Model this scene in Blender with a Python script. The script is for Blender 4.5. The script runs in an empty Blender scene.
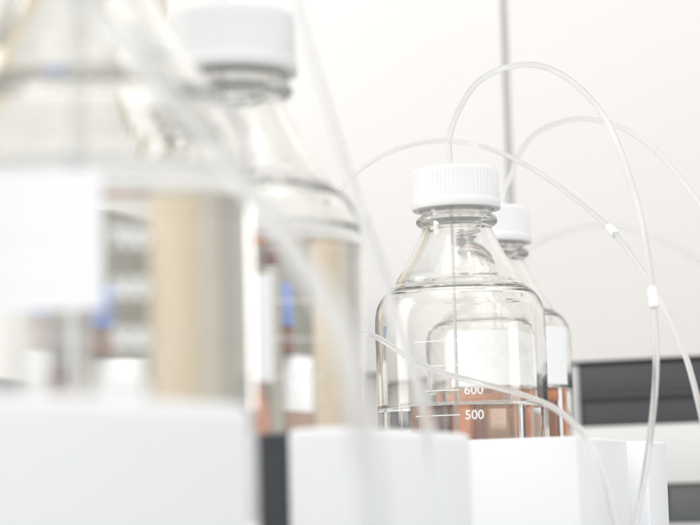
import bpy, bmesh, math, random
from mathutils import Vector, Matrix
random.seed(7)
R = math.radians
sc = bpy.context.scene
COL = sc.collection
sc.render.resolution_x, sc.render.resolution_y = 1024, 768

# ------------------------------------------------------------------ camera
F = 2000.0                      # focal length in pixels of a 700 px wide frame
ZC = 0.0278                      # lens height above the bench
PITCH, ROLL = R(6.77), R(-1.5)
cd = bpy.data.cameras.new('camera')
cam = bpy.data.objects.new('camera', cd)
COL.objects.link(cam)
cam.matrix_world = (Matrix.Translation((0, 0, ZC)) @ Matrix.Rotation(R(90) + PITCH, 4, 'X')
                    @ Matrix.Rotation(ROLL, 4, 'Z'))
cd.sensor_width = 36.0
cd.lens = 36.0 * F / 700.0
cd.clip_start, cd.clip_end = 0.02, 50
cd.dof.use_dof = True
cd.dof.focus_distance = 1.135
cd.dof.aperture_fstop = (cd.lens / 1000) / 0.0118
sc.camera = cam
CM = cam.matrix_world.copy()


def ray(px, py):
    return (CM.to_3x3() @ Vector(((px - 350) / F, -(py - 262.5) / F, -1)))


def at(px, py, Y):
    d = ray(px, py)
    k = Y / d.y
    return Vector((d.x * k, Y, ZC + d.z * k))


# ------------------------------------------------------------------ materials
def nt(name):
    m = bpy.data.materials.new(name)
    m.use_nodes = True
    n = m.node_tree
    n.nodes.clear()
    out = n.nodes.new('ShaderNodeOutputMaterial')
    return m, n, out


def principled(name, col, rough=0.5, metal=0.0, bump=0.0, bscale=200, coat=0.0, vary=0.0, vscale=20, thin=0.0, **kw):
    m, n, out = nt(name)
    b = n.nodes.new('ShaderNodeBsdfPrincipled')
    b.inputs['Base Color'].default_value = (*col, 1)
    b.inputs['Roughness'].default_value = rough
    b.inputs['Metallic'].default_value = metal
    b.inputs['Coat Weight'].default_value = coat
    for k, v in kw.items():
        b.inputs[k.replace('_', ' ')].default_value = v
    tc = n.nodes.new('ShaderNodeTexCoord')
    if vary:
        no = n.nodes.new('ShaderNodeTexNoise')
        no.inputs['Scale'].default_value = vscale
        no.inputs['Detail'].default_value = 4
        n.links.new(tc.outputs['Object'], no.inputs['Vector'])
        cr = n.nodes.new('ShaderNodeValToRGB')
        cr.color_ramp.elements[0].position = 0.3
        cr.color_ramp.elements[1].position = 0.7
        cr.color_ramp.elements[0].color = (*[c * (1 - vary) for c in col], 1)
        cr.color_ramp.elements[1].color = (*[min(1, c * (1 + vary)) for c in col], 1)
        n.links.new(no.outputs['Fac'], cr.inputs['Fac'])
        n.links.new(cr.outputs['Color'], b.inputs['Base Color'])
    if bump:
        no = n.nodes.new('ShaderNodeTexNoise')
        no.inputs['Scale'].default_value = bscale
        n.links.new(tc.outputs['Object'], no.inputs['Vector'])
        bp = n.nodes.new('ShaderNodeBump')
        bp.inputs['Strength'].default_value = bump
        bp.inputs['Distance'].default_value = 0.0005
        n.links.new(no.outputs['Fac'], bp.inputs['Height'])
        n.links.new(bp.outputs['Normal'], b.inputs['Normal'])
    n.links.new(b.outputs['BSDF'], out.inputs['Surface'])
    if thin:                                   # lets light glow through, as thin polypropylene does
        tl = n.nodes.new('ShaderNodeBsdfTranslucent')
        tl.inputs['Color'].default_value = (*[min(1, c * 1.08) for c in col], 1)
        mx = n.nodes.new('ShaderNodeMixShader')
        mx.inputs['Fac'].default_value = thin
        n.links.new(b.outputs['BSDF'], mx.inputs[1])
        n.links.new(tl.outputs['BSDF'], mx.inputs[2])
        n.links.new(mx.outputs[0], out.inputs['Surface'])
    return m


def refractive(name, col, ior, rough=0.0, wavy=False):
    m, n, out = nt(name)
    g = n.nodes.new('ShaderNodeBsdfGlass')
    g.inputs['Color'].default_value = (*col, 1)
    g.inputs['IOR'].default_value = ior
    g.inputs['Roughness'].default_value = rough
    n.links.new(g.outputs['BSDF'], out.inputs['Surface'])
    if wavy:
        tc = n.nodes.new('ShaderNodeTexCoord')
        # hand-drawn glass: slow waves in the wall
        no = n.nodes.new('ShaderNodeTexNoise')
        no.inputs['Scale'].default_value = 26
        no.inputs['Detail'].default_value = 1
        n.links.new(tc.outputs['Object'], no.inputs['Vector'])
        bp = n.nodes.new('ShaderNodeBump')
        bp.inputs['Strength'].default_value = 0.2
        bp.inputs['Distance'].default_value = 0.0007
        n.links.new(no.outputs['Fac'], bp.inputs['Height'])
        n.links.new(bp.outputs['Normal'], g.inputs['Normal'])
        # faint smudges: a thin film with a shape of its own
        sm = n.nodes.new('ShaderNodeTexNoise')
        sm.inputs['Scale'].default_value = 55
        sm.inputs['Detail'].default_value = 6
        sm.inputs['Roughness'].default_value = 0.65
        n.links.new(tc.outputs['Object'], sm.inputs['Vector'])
        mr = n.nodes.new('ShaderNodeMapRange')
        mr.inputs['From Min'].default_value = 0.52
        mr.inputs['From Max'].default_value = 0.80
        mr.inputs['To Max'].default_value = 0.14
        n.links.new(sm.outputs['Fac'], mr.inputs['Value'])
        df = n.nodes.new('ShaderNodeBsdfDiffuse')
        df.inputs['Color'].default_value = (0.8, 0.8, 0.79, 1)
        mx = n.nodes.new('ShaderNodeMixShader')
        n.links.new(mr.outputs[0], mx.inputs['Fac'])
        n.links.new(g.outputs['BSDF'], mx.inputs[1])
        n.links.new(df.outputs['BSDF'], mx.inputs[2])
        n.links.new(mx.outputs[0], out.inputs['Surface'])
    return m


def wood(name):
    m, n, out = nt(name)
    b = n.nodes.new('ShaderNodeBsdfPrincipled')
    b.inputs['Roughness'].default_value = 0.45
    tc = n.nodes.new('ShaderNodeTexCoord')
    mp = n.nodes.new('ShaderNodeMapping')
    mp.inputs['Scale'].default_value = (14, 14, 0.8)
    no = n.nodes.new('ShaderNodeTexNoise')
    no.inputs['Scale'].default_value = 4
    no.inputs['Detail'].default_value = 6
    cr = n.nodes.new('ShaderNodeValToRGB')
    cr.color_ramp.elements[0].position = 0.3
    cr.color_ramp.elements[1].position = 0.75
    cr.color_ramp.elements[0].color = (0.50, 0.42, 0.31, 1)
    cr.color_ramp.elements[1].color = (0.60, 0.52, 0.40, 1)
    n.links.new(tc.outputs['Object'], mp.inputs['Vector'])
    n.links.new(mp.outputs['Vector'], no.inputs['Vector'])
    n.links.new(no.outputs['Fac'], cr.inputs['Fac'])
    n.links.new(cr.outputs['Color'], b.inputs['Base Color'])
    n.links.new(b.outputs['BSDF'], out.inputs['Surface'])
    return m


M = {}
M['glass'] = refractive('borosilicate glass', (0.994, 0.994, 0.987), 1.47, wavy=True)
M['liq_side'] = refractive('glass to solvent boundary', (1, 1, 1), 1.33 / 1.47)
M['liq_top'] = refractive('solvent surface', (1, 1, 1), 1.33)
M['cap'] = principled('white cap plastic', (0.90, 0.90, 0.90), 0.38, bump=0.05, bscale=900,
                      thin=0.12)
M['ink'] = principled('white enamel print', (0.86, 0.86, 0.85), 0.5)
M['paper'] = principled('label paper', (0.93, 0.935, 0.945), 0.6, bump=0.1, bscale=700)
M['tray'] = principled('white satin plastic', (0.90, 0.91, 0.925), 0.42, bump=0.08, bscale=1500)
M['tube'] = principled('translucent tubing', (0.93, 0.93, 0.93), 0.16, Transmission_Weight=0.78, IOR=1.36)
M['softtube'] = principled('milky tubing', (0.95, 0.96, 0.97), 0.3, Transmission_Weight=0.88, IOR=1.10)
M['whitetube'] = principled('white tubing', (0.93, 0.93, 0.93), 0.4, Transmission_Weight=0.15, IOR=1.3)
M['sleeve'] = principled('white tubing sleeve', (0.88, 0.88, 0.88), 0.35)
M['wall'] = principled('wall paint', (0.70, 0.692, 0.68), 0.7, bump=0.1, bscale=120, vary=0.01, vscale=2)
M['cabinet'] = principled('cabinet laminate', (0.715, 0.702, 0.686), 0.45, vary=0.012, vscale=3)
M['seam'] = principled('cabinet carcass grey', (0.5, 0.5, 0.5), 0.6)
M['olive'] = principled('olive grey laminate', (0.20, 0.195, 0.165), 0.5, vary=0.05, vscale=5)
M['sage'] = principled('grey olive plastic', (0.33, 0.32, 0.27), 0.4, vary=0.05)
M['khaki'] = principled('khaki laminate', (0.52, 0.49, 0.42), 0.5, vary=0.05, vscale=5)
M['pale'] = principled('pale grey laminate', (0.60, 0.59, 0.57), 0.5, vary=0.02, vscale=4)
M['dark'] = principled('charcoal plastic', (0.042, 0.047, 0.057), 0.45, bump=0.1, bscale=900)
M['vent'] = principled('vent grey plastic', (0.048, 0.05, 0.056), 0.5, vary=0.1, vscale=30)
M['vent2'] = principled('smoked panel', (0.10, 0.11, 0.105), 0.4)
M['housing'] = principled('instrument housing', (0.66, 0.66, 0.65), 0.45, bump=0.08, bscale=900)
M['bench'] = principled('bench laminate', (0.62, 0.63, 0.64), 0.4, vary=0.04, vscale=8)
M['wood'] = wood('tan wood veneer')
M['amber'] = principled('amber glass', (0.36, 0.12, 0.06), 0.1, coat=0.5)
M['brown'] = principled('dark brown glass', (0.16, 0.05, 0.03), 0.1, coat=0.5)
M['tan'] = principled('tan glass', (0.42, 0.19, 0.05), 0.3, coat=0.1, vary=0.35, vscale=60)
M['redbrown'] = principled('red brown glass', (0.21, 0.06, 0.022), 0.3, coat=0.1, vary=0.45, vscale=50)
M['carton'] = principled('white carton board', (0.78, 0.79, 0.80), 0.7, vary=0.02)
M['redcarton'] = principled('brown red carton board', (0.30, 0.19, 0.14), 0.7, vary=0.1)
M['amber2'] = principled('orange glass', (0.46, 0.145, 0.03), 0.3, coat=0.1, vary=0.3, vscale=45)
M['blue'] = principled('blue label print', (0.17, 0.25, 0.56), 0.5)
M['darkred'] = principled('dark red cap plastic', (0.13, 0.03, 0.035), 0.4)


# ------------------------------------------------------------------ helpers
def link(name, me, mats, parent=None, smooth=True):
    o = bpy.data.objects.new(name, me)
    for m in (mats if isinstance(mats, (list, tuple)) else [mats]):
        me.materials.append(m)
    if smooth:
        me.polygons.foreach_set('use_smooth', [True] * len(me.polygons))
    COL.objects.link(o)
    if parent:
        o.parent = parent
    return o


def obj(name, bm, mats, parent=None, smooth=True, sharp=None):
    me = bpy.data.meshes.new(name)
    bm.to_mesh(me)
    bm.free()
    o = link(name, me, mats, parent, smooth)
    if sharp is not None:
        try:
            me.set_sharp_from_angle(angle=sharp)
        except Exception:
            pass
    return o


def tag(o, label=None, cat=None, group=None, kind=None):
    for k, v in (('label', label), ('category', cat), ('group', group), ('kind', kind)):
        if v:
            o[k] = v
    return o


def empty(name, loc, rz=0):
    o = bpy.data.objects.new(name, None)
    o.empty_display_size = 0.02
    COL.objects.link(o)
    o.location = loc
    o.rotation_euler.z = rz
    return o


def copy_tree(o, parent=None):
    c = o.copy()
    COL.objects.link(c)
    c.parent = parent
    for ch in list(o.children):
        copy_tree(ch, c)
    return c


def cr(pts, n):
    """Catmull-Rom through a list of Vectors"""
    P = [pts[0] * 2 - pts[1]] + list(pts) + [pts[-1] * 2 - pts[-2]]
    out = []
    for i in range(1, len(P) - 2):
        a, b, c, d = P[i - 1:i + 3]
        for k in range(n):
            t = k / n
            out.append(0.5 * ((2 * b) + (c - a) * t + (2 * a - 5 * b + 4 * c - d) * t * t
                              + (3 * b - a - 3 * c + d) * t ** 3))
    out.append(pts[-1].copy())
    return out


def smooth2d(pts, n=6):
    return [(v.x, v.y) for v in cr([Vector((r, z, 0)) for r, z in pts], n)]


def lathe(bm, prof, seg=128, rmod=None, mat=0):
    rings = []
    for j, (r, z) in enumerate(prof):
        if r < 1e-6:
            rings.append([bm.verts.new((0, 0, z))])
        else:
            rg = []
            for i in range(seg):
                a = 2 * math.pi * i / seg
                rr = r if rmod is None else r + rmod(j, i)
                rg.append(bm.verts.new((rr * math.cos(a), rr * math.sin(a), z)))
            rings.append(rg)
    for a, b in zip(rings, rings[1:]):
        for i in range(seg):
            k = (i + 1) % seg
            if len(a) == 1 and len(b) == 1:
                continue
            if len(a) == 1:
                f = bm.faces.new((a[0], b[k], b[i]))
            elif len(b) == 1:
                f = bm.faces.new((a[i], a[k], b[0]))
            else:
                f = bm.faces.new((a[i], a[k], b[k], b[i]))
            f.material_index = mat
    return rings


def box(bm, x0, x1, y0, y1, z0, z1, bev=0.0, seg=3, mat=0):
    vs = [bm.verts.new((x, y, z)) for z in (z0, z1) for y in (y0, y1) for x in (x0, x1)]
    q = [(0, 2, 3, 1), (4, 5, 7, 6), (0, 1, 5, 4), (2, 6, 7, 3), (0, 4, 6, 2), (1, 3, 7, 5)]
    fs = [bm.faces.new([vs[i] for i in f]) for f in q]
    for f in fs:
        f.material_index = mat
    if bev:
        es = list({e for f in fs for e in f.edges})
        bmesh.ops.bevel(bm, geom=es, offset=bev, segments=seg, profile=0.5, affect='EDGES')
    return fs


def sweep(bm, pts, r, seg=14, caps=True):
    t0 = (pts[1] - pts[0]).normalized()
    up = Vector((0, 0, 1)) if abs(t0.z) < 0.9 else Vector((1, 0, 0))
    u = t0.cross(up).normalized()
    rings = []
    for i, p in enumerate(pts):
        a = pts[max(0, i - 1)]
        b = pts[min(len(pts) - 1, i + 1)]
        t = (b - a).normalized()
        u = (u - t * u.dot(t)).normalized()
        v = t.cross(u)
        rr = r[i] if isinstance(r, list) else (r(i / (len(pts) - 1)) if callable(r) else r)
        rings.append([bm.verts.new(p + (u * math.cos(2 * math.pi * k / seg) + v * math.sin(2 * math.pi * k / seg)) * rr)
                      for k in range(seg)])
    for a, b in zip(rings, rings[1:]):
        for k in range(seg):
            bm.faces.new((a[k], a[(k + 1) % seg], b[(k + 1) % seg], b[k]))
    if caps:
        bm.faces.new(rings[0][::-1])
        bm.faces.new(rings[-1])


# ------------------------------------------------------------------ reagent bottle (1 litre)
MM = 0.001
OUT_LOW = [(0, 3.2), (25, 3.0), (38, 1.4), (43, 0.0), (46.2, 1.0), (49, 4.2), (50.3, 9), (50.5, 14)]
OUT_HIGH = [(50.5, 124), (50.4, 131), (49.8, 137), (48.4, 142), (45.8, 146.3), (42.6, 149.2), (40.2, 151.0), (38.6, 153.4),
            (37.1, 156.8), (34.0, 161.3), (28.8, 169.8), (24.2, 178.6), (21.6, 184.2), (20.7, 186.8)]
OUT_NECK = [(20.7, 187.6), (22.3, 188.3), (24.0, 189.6), (24.4, 191.2), (23.8, 193.0), (22.0, 194.0), (20.9, 195.0),
            (20.9, 198.0), (22.3, 200.0), (20.9, 202.5), (20.9, 206), (22.3, 208), (20.9, 210.5), (20.9, 219), (19.8, 220.6),
            (18.2, 220.2)]
IN_HIGH = [(17.4, 218), (17.2, 200), (17.2, 187.5), (18.0, 183.0), (20.8, 176.8), (25.2, 168.4), (30.4, 159.6), (33.2, 154.8),
           (34.8, 150.8), (37.2, 148.2), (40.8, 146.0), (43.8, 143.2), (46.2, 138.6), (47.4, 132), (47.9, 122)]


def inner_low(level):
    """inner wall from the level down to the centre of the inside base"""
    return [(47.9, 10), (47.2, 7.4), (45.6, 5.8), (43.0, 5.4), (36, 5.7), (24, 6.4), (0, 6.7)]


def bottle_glass(level):
    op = smooth2d(OUT_LOW, 4) + [(50.5, z) for z in range(24, 120, 12)] + smooth2d(OUT_HIGH, 10) + smooth2d(OUT_NECK, 3)
    ip = smooth2d(IN_HIGH, 10)
    # the inside wall stops where the solvent starts: below, glass and solvent share one boundary
    top = [(r, z) for r, z in ip if z > level + 2.2]
    rl = 47.9
    if level > 122:
        for (r0, z0), (r1, z1) in zip(ip, ip[1:]):
            if z0 >= level + 2 >= z1:
                t = (z0 - level - 2) / max(1e-6, z0 - z1)
                rl = r0 + (r1 - r0) * t
    prof = op + top + [(rl, level + 2.0)]
    bm = bmesh.new()
    lathe(bm, [(r * MM, z * MM) for r, z in prof], 360)
    bmesh.ops.recalc_face_normals(bm, faces=bm.faces)
    # make sure the outer wall points outwards
    f = max(bm.faces, key=lambda f: f.calc_center_median().xy.length)
    c = f.calc_center_median()
    if f.normal.x * c.x + f.normal.y * c.y < 0:
        bmesh.ops.reverse_faces(bm, faces=bm.faces)
    return bm, rl, ip


def bottle_liquid(level, rl, ip):
    below = [(r, z) for r, z in ip if z < level + 1.9]
    side = [(rl, level + 2.0)] + below + [(47.9, z) for z in range(int(min(120, level - 4)), 14, -12)] + smooth2d(inner_low(level), 3)
    surf = [(rl, level + 2.0), (rl - 0.5, level + 0.9), (rl - 1.3, level + 0.3), (rl - 2.8, level), (rl * 0.5, level), (0, level)]
    bm = bmesh.new()
    lathe(bm, [(r * MM, z * MM) for r, z in side], 360, mat=0)
    lathe(bm, [(r * MM, z * MM) for r, z in surf], 360, mat=1)
    for f in bm.faces:
        c = f.calc_center_median()
        f.normal_update()
        n = f.normal
        if f.material_index == 1:
            ok = n.z > 0
        else:
            ok = (n.x * c.x + n.y * c.y - n.z * 0.02) > 0
        if not ok:
            f.normal_flip()
    return bm


def cap_bm():
    prof = [(17.5, 198.9), (22.6, 198.9), (22.6, 198.0), (26.2, 198.0), (26.5, 198.5), (26.5, 202.2), (26.2, 202.8),
            (25.95, 203.4), (25.9, 204.2), (25.85, 219.4), (25.6, 220.6), (25.0, 221.7), (23.9, 222.3), (22.0, 222.5), (21.2, 222.1),
            (4.5, 222.1), (4.2, 222.5), (4.2, 224.2), (3.8, 224.6), (0, 224.6)]
    seg = 384

    def rm(j, i):
        if 8 <= j <= 10:
            c = math.cos(2 * math.pi * i * 64 / seg)
            return (-0.55 * MM) * (0.5 - 0.5 * max(-1, min(1, c * 1.8)))
        return 0
    bm = bmesh.new()
    lathe(bm, [(r * MM, z * MM) for r, z in prof], seg, rm)
    bmesh.ops.recalc_face_normals(bm, faces=bm.faces)
    return bm


CAP_MESH = None
_txt = {}


def text_polys(s, bold=0.018):
    key, s_ = (s, bold), s
    if key not in _txt:
        cu = bpy.data.curves.new('digits', 'FONT')
        cu.body = s
        cu.size = 1
        cu.offset = bold
        o = bpy.data.objects.new('digits', cu)
        COL.objects.link(o)
        dg = bpy.context.evaluated_depsgraph_get()
        me = bpy.data.meshes.new_from_object(o.evaluated_get(dg))
        _txt[key] = ([v.co.copy() for v in me.vertices], [tuple(p.vertices) for p in me.polygons])
        bpy.data.objects.remove(o)
        bpy.data.curves.remove(cu)
        bpy.data.meshes.remove(me)
    return _txt[key]


def wrap_patch(bm, a0, a1, z0, z1, r, n=24, nz=1, thick=0.00012):
    """a curved sheet with thickness on the cylinder wall; angle 0 faces the -y side, positive to the right"""
    def p(a, z, rr):
        return bm.verts.new((rr * math.sin(a), -rr * math.cos(a), z))
    n = max(2, n)
    o = [[p(a0 + (a1 - a0) * i / n, z, r + thick) for i in range(n + 1)] for z in (z0, z1)]
    b = [[p(a0 + (a1 - a0) * i / n, z, r) for i in range(n + 1)] for z in (z0, z1)]
    for i in range(n):
        bm.faces.new((o[0][i], o[0][i + 1], o[1][i + 1], o[1][i]))
        bm.faces.new((b[0][i + 1], b[0][i], b[1][i], b[1][i + 1]))
        bm.faces.new((o[0][i + 1], o[0][i], b[0][i], b[0][i + 1]))
        bm.faces.new((o[1][i], o[1][i + 1], b[1][i + 1], b[1][i]))
    bm.faces.new((o[0][0], o[1][0], b[1][0], b[0][0]))
    bm.faces.new((o[1][n], o[0][n], b[0][n], b[1][n]))


def scale_bm(ang, marks=(5, 6, 7, 8), numbers=(5, 6), z500=74.0, bold=0.018):
    bm = bmesh.new()
    r = 50.5 * MM + 0.00006
    for k in marks:
        z = (z500 + (k - 5) * 14.1) * MM
        wrap_patch(bm, ang - R(33), ang - R(3), z - 0.0003, z + 0.0003, r, 16)
        if k not in numbers:
            continue
        vs, ps = text_polys('%d00' % k, bold)
        size = 7.4 * MM
        w = [bm.verts.new(((r + 0.00008) * math.sin(ang + v.x * size / r), -(r + 0.00008) * math.cos(ang + v.x * size / r),
                           z - 0.0026 + v.y * size)) for v in vs]
        for p_ in ps:
            try:
                bm.faces.new([w[i] for i in p_])
            except ValueError:
                pass
    return bm


def make_bottle(loc, level, label, scale_ang=None, label_span=None, label_z=None, marks=(5, 6, 7, 8), numbers=(5, 6)):
    global CAP_MESH
    t = empty('reagent_bottle', loc)
    tag(t, label, 'bottle', 'screw capped glass bottles of clear liquid')
    bm, rl, ip = bottle_glass(level)
    obj('glass_body', bm, M['glass'], t)
    obj('liquid', bottle_liquid(level, rl, ip), [M['liq_side'], M['liq_top']], t)
    if CAP_MESH is None:
        c = obj('screw_cap', cap_bm(), M['cap'], t, sharp=R(40))
        CAP_MESH = c.data
    else:
        c = bpy.data.objects.new('screw_cap', CAP_MESH)
        COL.objects.link(c)
        c.parent = t
    c.rotation_euler.z = random.uniform(0, 1)
    if scale_ang is not None:
        obj('graduation_scale', scale_bm(scale_ang, marks, numbers, bold=0.05 if len(numbers) > 2 else 0.016), M['ink'], t, smooth=False)
    if label_span:
        bm = bmesh.new()
        wrap_patch(bm, label_span[0], label_span[1], label_z[0] * MM, label_z[1] * MM, 50.5 * MM + 0.00005, 40)
        bmesh.ops.recalc_face_normals(bm, faces=bm.faces)
        obj('paper_label', bm, M['paper'], t, sharp=R(40))
    return t


def base(px, py, Y):
    p = at(px, py, Y)
    return Vector((p.x, p.y, 0.0))


B1 = base(86, 300, 0.600)
B2 = base(236, 300, 0.788)
B3 = base(461.5, 370, 1.183)
B4 = base(497, 370, 1.350)
make_bottle(B1, 124, 'nearest and largest blurred clear glass bottle at left edge, white paper label beside scale numbers',
            R(15), (R(-50), R(13)), (82, 121), (4, 5, 6, 7), (4, 5, 6, 7))
make_bottle(B2, 132.5, 'blurred clear glass bottle with big white screw cap, second from left',
            R(46), (R(-48), R(18.6)), (72, 112), (5, 6, 7), ())
make_bottle(B3, 80, 'sharp clear glass bottle printed 500 with ribbed white cap, in front of another bottle',
            R(-2))
make_bottle(B4, 98, 'farthest clear glass bottle, partly hidden behind the sharp 500 bottle, white label on it',
            None, (R(-41), R(62)), (100, 138))

# ------------------------------------------------------------------ tubing
TR = 0.0017


def tubing(label, spec, sleeves=(), r=TR, pre=(), post=(), mat='tube'):
    """spec: list of (px, py, Y); pre/post: world points at either end"""
    pts = list(pre) + [at(*s) for s in spec] + list(post)
    path = cr(pts, 14)
    bm = bmesh.new()
    inside = []
    for p in path:
        near = min((p.xy - b.xy).length for b in (B1, B2, B3, B4))
        inside.append(r * 0.55 if near < 0.03 and p.z < 0.2 else r)
    sweep(bm, path, inside)
    bmesh.ops.recalc_face_normals(bm, faces=bm.faces)
    o = obj('tubing', bm, M[mat])
    tag(o, label, 'tube', 'clear plastic tubes from the bottles')
    for s in sleeves:
        p = at(*s[:3])
        i = min(range(len(path)), key=lambda k: (path[k] - p).length)
        a, b = i, i
        L = s[3] / 2
        seg = [path[i]]
        d = (path[min(i + 1, len(path) - 1)] - path[i - 1]).normalized()
        pp = [path[i] + d * L * u for u in (-1, -0.9, -0.5, 0, 0.5, 0.9, 1)]
        bm = bmesh.new()
        prof = [0.75, 1, 1, 1, 1, 1, 0.75]
        sweep(bm, pp, lambda t: s[4] * prof[min(6, round(t * 6))])
        bmesh.ops.recalc_face_normals(bm, faces=bm.faces)
        obj('sleeve', bm, M['sleeve'], o, sharp=R(35))
    return o


def dip(b, dx=0.0, foot=0.012, dy=0.0):
    """points of the tube inside a bottle, from the foot to just above the cap"""
    return [b + Vector((dx, dy, foot)), b + Vector((dx, dy, 0.10)), b + Vector((dx, dy, 0.19)), b + Vector((dx, dy, 0.228))]


c3 = B3 + Vector((-0.003, 0, 0.228))
tubing('clear tube rising from the sharp bottle cap in the tallest arch, white sleeve',
       [(449.5, 138, 1.183), (458, 112, 1.18), (478, 82, 1.17), (512, 66, 1.15), (548, 68, 1.12), (584, 92, 1.09), (612, 131, 1.06),
        (634, 192, 1.04), (647, 252, 1.02), (654, 310, 1.01), (656, 370, 1.0), (650, 438, 1.0), (640, 500, 0.995), (628, 560, 0.99)],
       sleeves=[(653.5, 297, 1.012, 0.0115, 0.0026)], pre=dip(B3, -0.003))
tubing('clear tube from the farthest bottle cap, arching out past the right edge at mid height',
       [(510, 178, 1.35), (520, 152, 1.345), (540, 131, 1.33), (575, 119, 1.30), (612, 124, 1.27), (650, 146, 1.24), (685, 184, 1.21),
        (712, 225, 1.19), (740, 290, 1.17)], pre=dip(B4, 0.009)[:3] + [B4 + Vector((0.008, 0, 0.228))])
tubing('low wide arch of clear tube passing behind the sharp bottle cap, small white sleeve',
       [(282, 420, 1.02), (300, 270, 1.06), (340, 190, 1.12), (385, 154, 1.2), (435, 141, 1.25), (480, 146, 1.24), (520, 162, 1.19),
        (565, 191, 1.15), (612, 231, 1.1), (650, 283, 1.06), (680, 341, 1.03), (699, 405, 1.0), (710, 470, 0.99), (714, 540, 0.98)],
       sleeves=[(613, 232, 1.1, 0.0095, 0.0026)], r=0.0015)
tubing('faint out of focus clear tube arching right behind the farthest bottle',
       [(492, 420, 1.55), (500, 320, 1.56), (527, 254, 1.58), (560, 234, 1.58), (603, 226, 1.58), (650, 236, 1.57), (700, 262, 1.56), (760, 320, 1.55)],
       r=0.0022)
tubing('white tube drooping across the front of the sharp bottle and down past the boxes',
       [(330, 322, 1.08), (352, 328, 1.09), (378, 338, 1.10), (408, 357, 1.10), (440, 372, 1.10), (480, 383, 1.085), (520, 394, 1.05), (552, 407, 1.0),
        (576, 426, 0.955), (594, 452, 0.935), (608, 490, 0.925), (618, 540, 0.92)], r=0.0016)
tubing('blurred clear tube slanting down between the second bottle and the sharp bottle',
       [(288, -30, 0.78), (303, 25, 0.775), (322, 90, 0.77), (346, 170, 0.76), (376, 255, 0.73), (402, 335, 0.70), (424, 410, 0.68), (436, 480, 0.67),
        (442, 550, 0.665)], r=0.0020, mat='softtube')
tubing('most blurred nearest clear tube slanting across the two left bottles',
       [(40, -40, 0.53), (100, 15, 0.525), (160, 84, 0.525), (215, 150, 0.53), (268, 215, 0.50), (310, 275, 0.47), (340, 330, 0.45), (358, 400, 0.435),
        (366, 470, 0.425), (370, 550, 0.42)], r=0.0027, mat='softtube')
tubing('vertical clear tube hanging inside the nearest left bottle', [], pre=dip(B1, -0.002) + [B1 + Vector((-0.002, 0, 0.30))], r=0.0046, mat='softtube')
tubing('vertical clear tube hanging inside the second bottle with big cap', [], pre=dip(B2, -0.004) + [B2 + Vector((-0.003, 0, 0.26))], r=0.0026, mat='softtube')

# ------------------------------------------------------------------ white boxes in front of the bottles
PHI = R(22)


def holder(corner, w, d, h, label, rot=R(-24), bev=0.003):
    """open-topped slim box; corner = right front corner on the bench, box extends to the left (w) and back (d)"""
    t = empty('storage_box', Vector((corner[0], corner[1], 0)), rot)
    tag(t, label, 'box', 'white plastic boxes in a row before the bottles')
    bm = bmesh.new()
    box(bm, -w, 0, 0, d, 0.004, h, bev, 4)
    top = [f for f in bm.faces if f.normal.z > 0.99 or f.calc_center_median().z > h - 1e-5]
    bm.normal_update()
    top = [f for f in bm.faces if f.normal.z > 0.999 and f.calc_center_median().z > h - 1e-4]
    r = bmesh.ops.inset_region(bm, faces=top, thickness=0.002)
    ex = bmesh.ops.extrude_face_region(bm, geom=top)
    bmesh.ops.delete(bm, geom=top, context='FACES')
    vs = [v for v in ex['geom'] if isinstance(v, bmesh.types.BMVert)]
    bmesh.ops.translate(bm, verts=vs, vec=(0, 0, -(h - 0.01)))
    bmesh.ops.recalc_face_normals(bm, faces=bm.faces)
    obj('shell', bm, M['tray'], t, sharp=R(35))
    bm = bmesh.new()
    box(bm, -w + 0.002, -0.002, 0.002, d - 0.002, 0, 0.0038, 0.0008, 2)
    obj('foot', bm, M['tray'], t, sharp=R(35))
    return t


holder((-0.0905, 0.430), 0.026, 0.128, 0.0543, 'nearest white box, largest in view, at lower left before the biggest bottle', R(-30), 0.004)
holder((-0.0035, 0.700), 0.023, 0.120, 0.0533, 'white box right of the dark grey block, its long side facing the camera', R(-25))
holder((0.1062, 0.960), 0.075, 0.112, 0.0553, 'bright white box with squared front face directly under the sharp bottle', R(-20), 0.0012)
holder((0.1568, 1.078), 0.030, 0.052, 0.0553, 'farthest white box, its narrow edge showing right of the box under the bottle', R(-20), 0.0012)
t = empty('bench_block', Vector((-0.0035, 0.700, 0)), R(-25))
tag(t, 'dark charcoal grey block in the gap between the two blurred white boxes', 'block')
bm = bmesh.new()
box(bm, -0.066, -0.0245, 0.004, 0.022, 0.003, 0.0523, 0.0015, 3)
obj('block_body', bm, M['dark'], t, sharp=R(35))
bm = bmesh.new()
box(bm, -0.064, -0.0265, 0.006, 0.020, 0, 0.003, 0.0005, 2)
obj('foot', bm, M['dark'], t, sharp=R(35))

# ------------------------------------------------------------------ background, in the frame of the back wall
E1 = Vector((math.cos(PHI), -math.sin(PHI), 0))
E2 = Vector((math.sin(PHI), math.cos(PHI), 0))
P0 = at(507, 100, 1.85)
P0.z = 0


def on_plane(px, py, tt=0.0):
    d = ray(px, py)
    k = (P0.dot(E2) + tt) / d.dot(E2)
    p = Vector((0, 0, ZC)) + d * k
    return (p - P0).dot(E1), p.z


def frame(name, tt=0.0):
    o = empty(name, P0 + E2 * tt)
    o.rotation_euler.z = -PHI
    return o


sL, _ = on_plane(166, 30)
_, zb = on_plane(635, 359)
# bench and wall
bm = bmesh.new()
box(bm, -2.2, 1.6, -2.6, 0.36, -0.04, 0.0, 0.004, 2)
o = tag(obj('bench_top', bm, M['bench'], sharp=R(35)), kind='structure')
o.location = P0
o.rotation_euler.z = -PHI
bm = bmesh.new()
box(bm, -2.4, 1.8, 0.362, 0.40, -0.9, 2.0)
o = tag(obj('wall', bm, M['wall'], smooth=False), kind='structure')
o.location = P0
o.rotation_euler.z = -PHI
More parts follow.
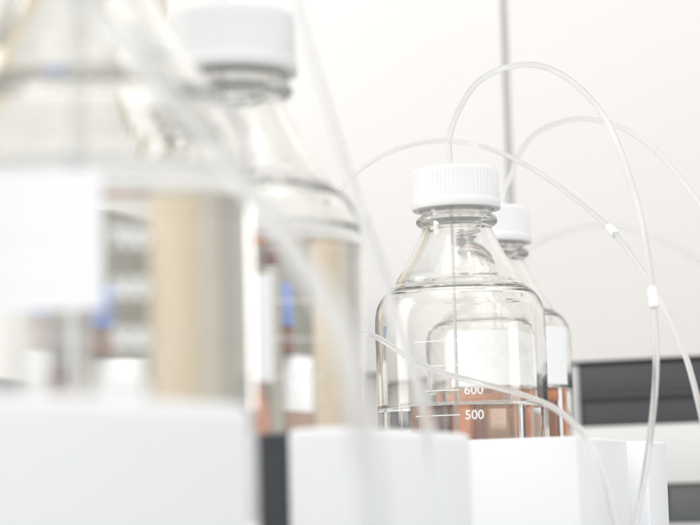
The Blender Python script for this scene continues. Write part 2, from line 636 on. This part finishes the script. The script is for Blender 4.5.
# overhead cabinet, two doors with the dark gap between
cb = frame('wall_cabinet')
tag(cb, 'white overhead cabinet with a dark vertical gap between its two flat doors', 'cabinet')
bm = bmesh.new()
box(bm, sL, 1.1, 0.020, 0.358, zb + 0.002, 0.95, 0.001, 2)
obj('carcass', bm, M['seam'], cb, sharp=R(35))
bm = bmesh.new()
box(bm, -0.0032, 0.0032, 0.0045, 0.0198, zb + 0.001, 0.95)  # grey filler added to lighten the deep shade between the doors
obj('gap_strip', bm, M['seam'], cb, smooth=False)
for x0, x1 in ((sL, -0.0035), (0.0035, 1.1)):
    bm = bmesh.new()
    box(bm, x0, x1, 0.0, 0.0185, zb, 0.955, 0.0015, 2)
    obj('door', bm, M['cabinet'], cb, sharp=R(35))
# splashback panel below the left door, same laminate
sI, _ = on_plane(560, 390)
bk = frame('splash_panel')
tag(bk, 'white panel on the wall below the overhead cabinet', 'panel')
bm = bmesh.new()
box(bm, sL, sI - 0.004, 0.03, 0.05, 0.0, zb - 0.001, 0.001, 2)
obj('panel_board', bm, M['cabinet'], bk, sharp=R(35))
bm = bmesh.new()
box(bm, sL, sI - 0.004, 0.022, 0.0295, 0.0, 0.02, 0.001, 2)
obj('skirting', bm, M['cabinet'], bk, sharp=R(35))
# instrument under the cabinet at the right
it = frame('bench_instrument')
tag(it, 'light grey bench instrument with dark vent bands, below the cabinet at right edge', 'instrument')
zt = zb - 0.003
z1 = zt - 0.0005
z2 = on_plane(640, 393)[1]
z3 = on_plane(640, 398)[1]
z4 = on_plane(640, 425)[1]
z5 = on_plane(682, 483)[1]
sV = on_plane(578, 390)[0]
sD = on_plane(664, 500)[0]
sR = 0.95
bm = bmesh.new()
box(bm, sI, sR, 0.012, 0.34, 0.006, zt, 0.002, 3)
for a in ((sI, sV, z4, zt), (sV, sR, z1, zt), (sV, sR, z5, z4), (sI, sD, 0.006, z4), (sD, sR, 0.006, 0.012)):
    pass
box(bm, sI, sR, 0.0, 0.0115, z5, z4, 0.001, 2)                    # light strip
box(bm, sI, sD, 0.0, 0.0115, 0.006, z5 - 0.0005, 0.001, 2)        # lower left post
obj('housing', bm, M['housing'], it, sharp=R(35))
bm = bmesh.new()
box(bm, sI, sV, 0.002, 0.0115, z4 + 0.0005, zt, 0.002, 2)
obj('side_cheek', bm, M['seam'], it, sharp=R(35))
bm = bmesh.new()
box(bm, sV + 0.001, sR, 0.004, 0.0115, z3, z1, 0.0006, 2)
box(bm, sV + 0.001, sR, 0.001, 0.0035, z3 + 0.001, z3 + 0.0045, 0.0005, 2)
obj('vent_panel', bm, M['vent'], it, sharp=R(35))
bm = bmesh.new()
box(bm, sV + 0.001, sR, 0.006, 0.0115, z4 + 0.0005, z3 - 0.0008, 0.0006, 2)
obj('vent_panel', bm, M['vent'], it, sharp=R(35))
bm = bmesh.new()
box(bm, sD + 0.001, sR, 0.005, 0.0115, 0.001, z5 - 0.001, 0.0006, 2)
obj('smoked_door', bm, M['vent2'], it, sharp=R(35))
# tall tan wooden cupboard with a pale door, to the left of the white cabinet
sL2 = sL - 0.032
sL3 = sL - 0.40
wc = frame('wooden_cupboard')
tag(wc, 'tan brown wooden cupboard with pale door glimpsed behind the two left bottles', 'cupboard')
bm = bmesh.new()
box(bm, -1.9, sL - 0.004, 0.05, 0.358, 0.0, 1.1, 0.002, 2)
obj('carcass', bm, M['wood'], wc, sharp=R(35))
for x0, x1, mt, nm in ((sL2, sL - 0.0006, 'khaki', 'post'), (sL3, sL2 - 0.0008, 'pale', 'upper_door'), (sL3 - 0.5, sL3 - 0.0008, 'wood', 'door'),
                       (sL3 - 1.0, sL3 - 0.503, 'khaki', 'door')):
    bm = bmesh.new()
    box(bm, x0, x1, 0.028, 0.048, 0.335 if nm == 'upper_door' else 0.01, 1.08, 0.002, 2)
    obj(nm, bm, M[mt], wc, sharp=R(35))


# amber solvent bottles on the bench, seen bent through the clear bottles
def amber(h=0.30, r=0.068, mat='amber', capm='darkred'):
    t = empty('amber_bottle', (0, 0, 0))
    k = h / 0.30
    prof = [(0, 0.002), (r - 0.006, 0), (r - 0.001, 0.003), (r, 0.010), (r, 0.19 * k), (r * 0.96, 0.205 * k), (r * 0.8, 0.224 * k), (r * 0.5, 0.243 * k),
            (r * 0.32, 0.254 * k), (r * 0.28, 0.262 * k), (r * 0.28, 0.272 * k), (0, 0.272 * k)]
    bm = bmesh.new()
    lathe(bm, prof, 64)
    bmesh.ops.recalc_face_normals(bm, faces=bm.faces)
    obj('glass_body', bm, M[mat], t, sharp=R(60))
    bm = bmesh.new()
    lathe(bm, [(0, 0.2725 * k), (r * 0.36, 0.2725 * k), (r * 0.36, 0.296 * k), (r * 0.33, 0.30 * k), (0, 0.30 * k)], 48)
    bmesh.ops.recalc_face_normals(bm, faces=bm.faces)
    obj('cap', bm, M[capm], t, sharp=R(40))
    bm = bmesh.new()
    wrap_patch(bm, R(-75), R(75), 0.055 * k, 0.125 * k, r + 0.0003, 30, thick=0.0003)
    bmesh.ops.recalc_face_normals(bm, faces=bm.faces)
    lb = obj('label', bm, M['paper'], t)
    bm = bmesh.new()
    wrap_patch(bm, R(-75), R(75), 0.128 * k, 0.168 * k, r + 0.0003, 30, thick=0.0003)
    bmesh.ops.recalc_face_normals(bm, faces=bm.faces)
    obj('blue_band', bm, M['blue'], t)
    return t


bm = bmesh.new()
box(bm, sL3, sL2 - 0.0008, 0.028, 0.048, 0.01, 0.3342, 0.001, 2)
obj('lower_door', bm, M['olive'], wc, sharp=R(35))


def put(o, X, t, label, cat, group=None, rz=0.0):
    """stand o on the bench at world X, t metres in front of the wall plane"""
    y = (P0.dot(E2) + t - X * E2.x) / E2.y
    o.location = (X, y, 0)
    o.rotation_euler.z = rz
    tag(o, label, cat, group)
    return o


put(amber(0.150, 0.030, 'amber', 'darkred'), -0.172, -0.16, 'short amber bottle seen bent through the second clear bottle', 'bottle', rz=2.6)
tc_ = empty('squeeze_bottle', (0, 0, 0))
bm = bmesh.new()
lathe(bm, [(0, 0.001), (0.036, 0), (0.038, 0.003), (0.038, 0.225), (0.034, 0.240), (0.024, 0.252), (0, 0.252)], 48)
bmesh.ops.recalc_face_normals(bm, faces=bm.faces)
obj('squeeze_body', bm, M['sage'], tc_, sharp=R(50))
bm = bmesh.new()
lathe(bm, [(0, 0.2525), (0.026, 0.2525), (0.026, 0.278), (0.022, 0.284), (0, 0.284)], 48)
bmesh.ops.recalc_face_normals(bm, faces=bm.faces)
obj('cap', bm, M['darkred'], tc_, sharp=R(40))
put(tc_, -0.235, -0.10, 'tall olive grey bottle with dark red cap, seen bent through the second clear bottle', 'bottle')
ct = empty('carton', (0, 0, 0))
bm = bmesh.new()
box(bm, -0.075, 0.075, -0.05, 0.05, 0.0, 0.112, 0.002, 2)
obj('lower_carton', bm, M['redcarton'], ct, sharp=R(35))
bm = bmesh.new()
box(bm, -0.072, 0.072, -0.048, 0.048, 0.1125, 0.168, 0.002, 2)
obj('upper_carton', bm, M['carton'], ct, sharp=R(35))
put(ct, -0.36, -0.10, 'white topped carton with brown red base, seen bent through the left clear bottles', 'carton', rz=0.15)
bj = empty('blue_jar', (0, 0, 0))
bm = bmesh.new()
lathe(bm, [(0, 0), (0.026, 0), (0.028, 0.002), (0.028, 0.024), (0.027, 0.026), (0, 0.026)], 48)
bmesh.ops.recalc_face_normals(bm, faces=bm.faces)
obj('jar_base', bm, M['brown'], bj, sharp=R(40))
bm = bmesh.new()
lathe(bm, [(0, 0.0262), (0.029, 0.0262), (0.030, 0.028), (0.030, 0.062), (0.028, 0.066), (0, 0.066)], 48)
bmesh.ops.recalc_face_normals(bm, faces=bm.faces)
obj('jar_lid', bm, M['blue'], bj, sharp=R(40))
put(bj, -0.298, -0.10, 'small blue lidded jar on the white topped carton, behind the left bottles', 'jar')
bj.location.z = 0.1685
wb = empty('reagent_tub', (0, 0, 0))
bm = bmesh.new()
lathe(bm, [(0, 0.001), (0.038, 0), (0.040, 0.003), (0.040, 0.160), (0.037, 0.166), (0.0285, 0.170), (0, 0.170)], 48)
bmesh.ops.recalc_face_normals(bm, faces=bm.faces)
obj('tub_body', bm, M['carton'], wb, sharp=R(50))
bm = bmesh.new()
lathe(bm, [(0, 0.1702), (0.030, 0.1702), (0.031, 0.172), (0.031, 0.198), (0, 0.198)], 48)
bmesh.ops.recalc_face_normals(bm, faces=bm.faces)
obj('neck_ring', bm, M['redcarton'], wb, sharp=R(40))
bm = bmesh.new()
lathe(bm, [(0, 0.1985), (0.033, 0.1985), (0.034, 0.200), (0.034, 0.220), (0.031, 0.223), (0, 0.223)], 48)
bmesh.ops.recalc_face_normals(bm, faces=bm.faces)
obj('cap', bm, M['blue'], wb, sharp=R(40))
put(wb, -0.098, -0.10, 'white tub with red neck ring and blue cap, behind the nearest left bottle', 'tub')
for px, Y, h, r, mt, lb in ((412, 1.285, 0.086, 0.0105, 'redbrown', 'short narrow red brown bottle behind the sharp bottle, leftmost of the brown ones'),
                            (448, 1.56, 0.128, 0.032, 'amber2', 'orange brown bottle behind the left half of the farthest clear bottle'),
                            (494, 1.60, 0.118, 0.026, 'tan', 'tan coloured bottle behind the middle of the farthest clear bottle'),
                            (527, 1.56, 0.126, 0.020, 'redbrown', 'red brown bottle between the tan and the narrow dark bottle'),
                            (549, 1.50, 0.118, 0.011, 'brown', 'narrow dark brown bottle behind the right edge of the farthest clear bottle')):
    o = amber(h, r, mt, 'darkred')
    o.location = base(px, 420, Y)
    o.rotation_euler.z = R(180)
    tag(o, lb, 'bottle')

# a row of slim vials between the farthest clear bottle and the brown bottles
protos = {}
vials = ['amber2', 'brown', 'redbrown', 'tan', 'amber2', 'brown', 'tan', 'redbrown']
vname = {'amber2': 'orange brown', 'brown': 'very dark brown', 'redbrown': 'red brown', 'tan': 'tan yellow'}
for i, mt in enumerate(vials):
    if mt not in protos:
        v = empty('glass_vial', (0, 0, 0))
        bm = bmesh.new()
        lathe(bm, [(0, 0.001), (0.0042, 0), (0.0052, 0.001), (0.0052, 0.086), (0.0046, 0.090), (0.0034, 0.092), (0.0034, 0.096), (0, 0.096)], 32)
        bmesh.ops.recalc_face_normals(bm, faces=bm.faces)
        obj('vial_body', bm, M[mt], v, sharp=R(50))
        bm = bmesh.new()
        lathe(bm, [(0, 0.0962), (0.0046, 0.0962), (0.0048, 0.097), (0.0048, 0.104), (0.0042, 0.105), (0, 0.105)], 32)
        bmesh.ops.recalc_face_normals(bm, faces=bm.faces)
        obj('cap', bm, M['amber2'], v, sharp=R(40))
        protos[mt] = v
    else:
        v = copy_tree(protos[mt])
    v.location = base(447 + i * 15.0, 420, 1.475 + 0.012 * (i % 2))
    tag(v, vname[mt] + ' slim vial seen bent through the liquid of the farthest clear bottle', 'vial', 'slim vials behind the farthest clear bottle')

# ------------------------------------------------------------------ light
w = bpy.data.worlds.new('World')
sc.world = w
w.use_nodes = True
n = w.node_tree
n.nodes.clear()
out = n.nodes.new('ShaderNodeOutputWorld')
bg = n.nodes.new('ShaderNodeBackground')
tc = n.nodes.new('ShaderNodeTexCoord')
sx = n.nodes.new('ShaderNodeSeparateXYZ')
mr = n.nodes.new('ShaderNodeMapRange')
mr.inputs['From Min'].default_value = -1
mr.inputs['From Max'].default_value = 1
rp = n.nodes.new('ShaderNodeValToRGB')
e = rp.color_ramp.elements
e[0].position, e[0].color = 0.0, (0.44, 0.43, 0.40, 1)
e[1].position, e[1].color = 1.0, (0.62, 0.61, 0.58, 1)
a = e.new(0.5)
a.color = (0.48, 0.46, 0.39, 1)
a = e.new(0.68)
a.color = (0.50, 0.49, 0.46, 1)
n.links.new(tc.outputs['Generated'], sx.inputs[0])
n.links.new(sx.outputs['Z'], mr.inputs['Value'])
n.links.new(mr.outputs[0], rp.inputs['Fac'])
# added front fill: the world is brightened behind and above the camera
dt = n.nodes.new('ShaderNodeVectorMath')
dt.operation = 'DOT_PRODUCT'
dt.inputs[1].default_value = Vector((0.10, -0.88, 0.42)).normalized()
fm = n.nodes.new('ShaderNodeMapRange')
fm.interpolation_type = 'SMOOTHSTEP'
fm.inputs['From Min'].default_value = 0.05
fm.inputs['From Max'].default_value = 0.95
n.links.new(tc.outputs['Generated'], dt.inputs[0])
n.links.new(dt.outputs['Value'], fm.inputs['Value'])
mxc = n.nodes.new('ShaderNodeMix')
mxc.data_type = 'RGBA'
mxc.inputs['B'].default_value = (1.93, 1.94, 1.95, 1)
n.links.new(fm.outputs[0], mxc.inputs['Factor'])
n.links.new(rp.outputs['Color'], mxc.inputs['A'])
n.links.new(mxc.outputs['Result'], bg.inputs['Color'])
bg.inputs['Strength'].default_value = 0.75
n.links.new(bg.outputs[0], out.inputs['Surface'])


def area(name, loc, target, sx_, sy_, power, col):
    l = bpy.data.lights.new(name, 'AREA')
    l.shape = 'RECTANGLE'
    l.size, l.size_y = sx_, sy_
    l.energy = power
    l.color = col
    o = bpy.data.objects.new(name, l)
    COL.objects.link(o)
    o.location = loc
    o.rotation_euler = (Vector(target) - Vector(loc)).to_track_quat('-Z', 'Y').to_euler()
    return o


area('ceiling_panel', (0.1, 0.9, 1.9), (0.1, 1.0, 0), 1.8, 1.2, 15, (1.0, 0.985, 0.965))
area('window_light', (-1.35, 1.15, 0.65), (0.1, 1.2, 0.15), 0.5, 1.1, 9, (1.0, 0.96, 0.90))

# ------------------------------------------------------------------ render settings
cy = sc.cycles
cy.max_bounces = 32
cy.transmission_bounces = 28
cy.glossy_bounces = 12
cy.diffuse_bounces = 5
cy.transparent_max_bounces = 16
cy.caustics_reflective = True
cy.caustics_refractive = True
cy.blur_glossy = 0.3
cy.sample_clamp_indirect = 12
cy.use_denoising = True
try:
    cy.denoiser = 'OPENIMAGEDENOISE'
    cy.denoising_input_passes = 'RGB_ALBEDO_NORMAL'
except Exception:
    pass
vs = sc.view_settings
vs.view_transform = 'Standard'
vs.look = 'None'
vs.exposure = 0
vs.gamma = 1
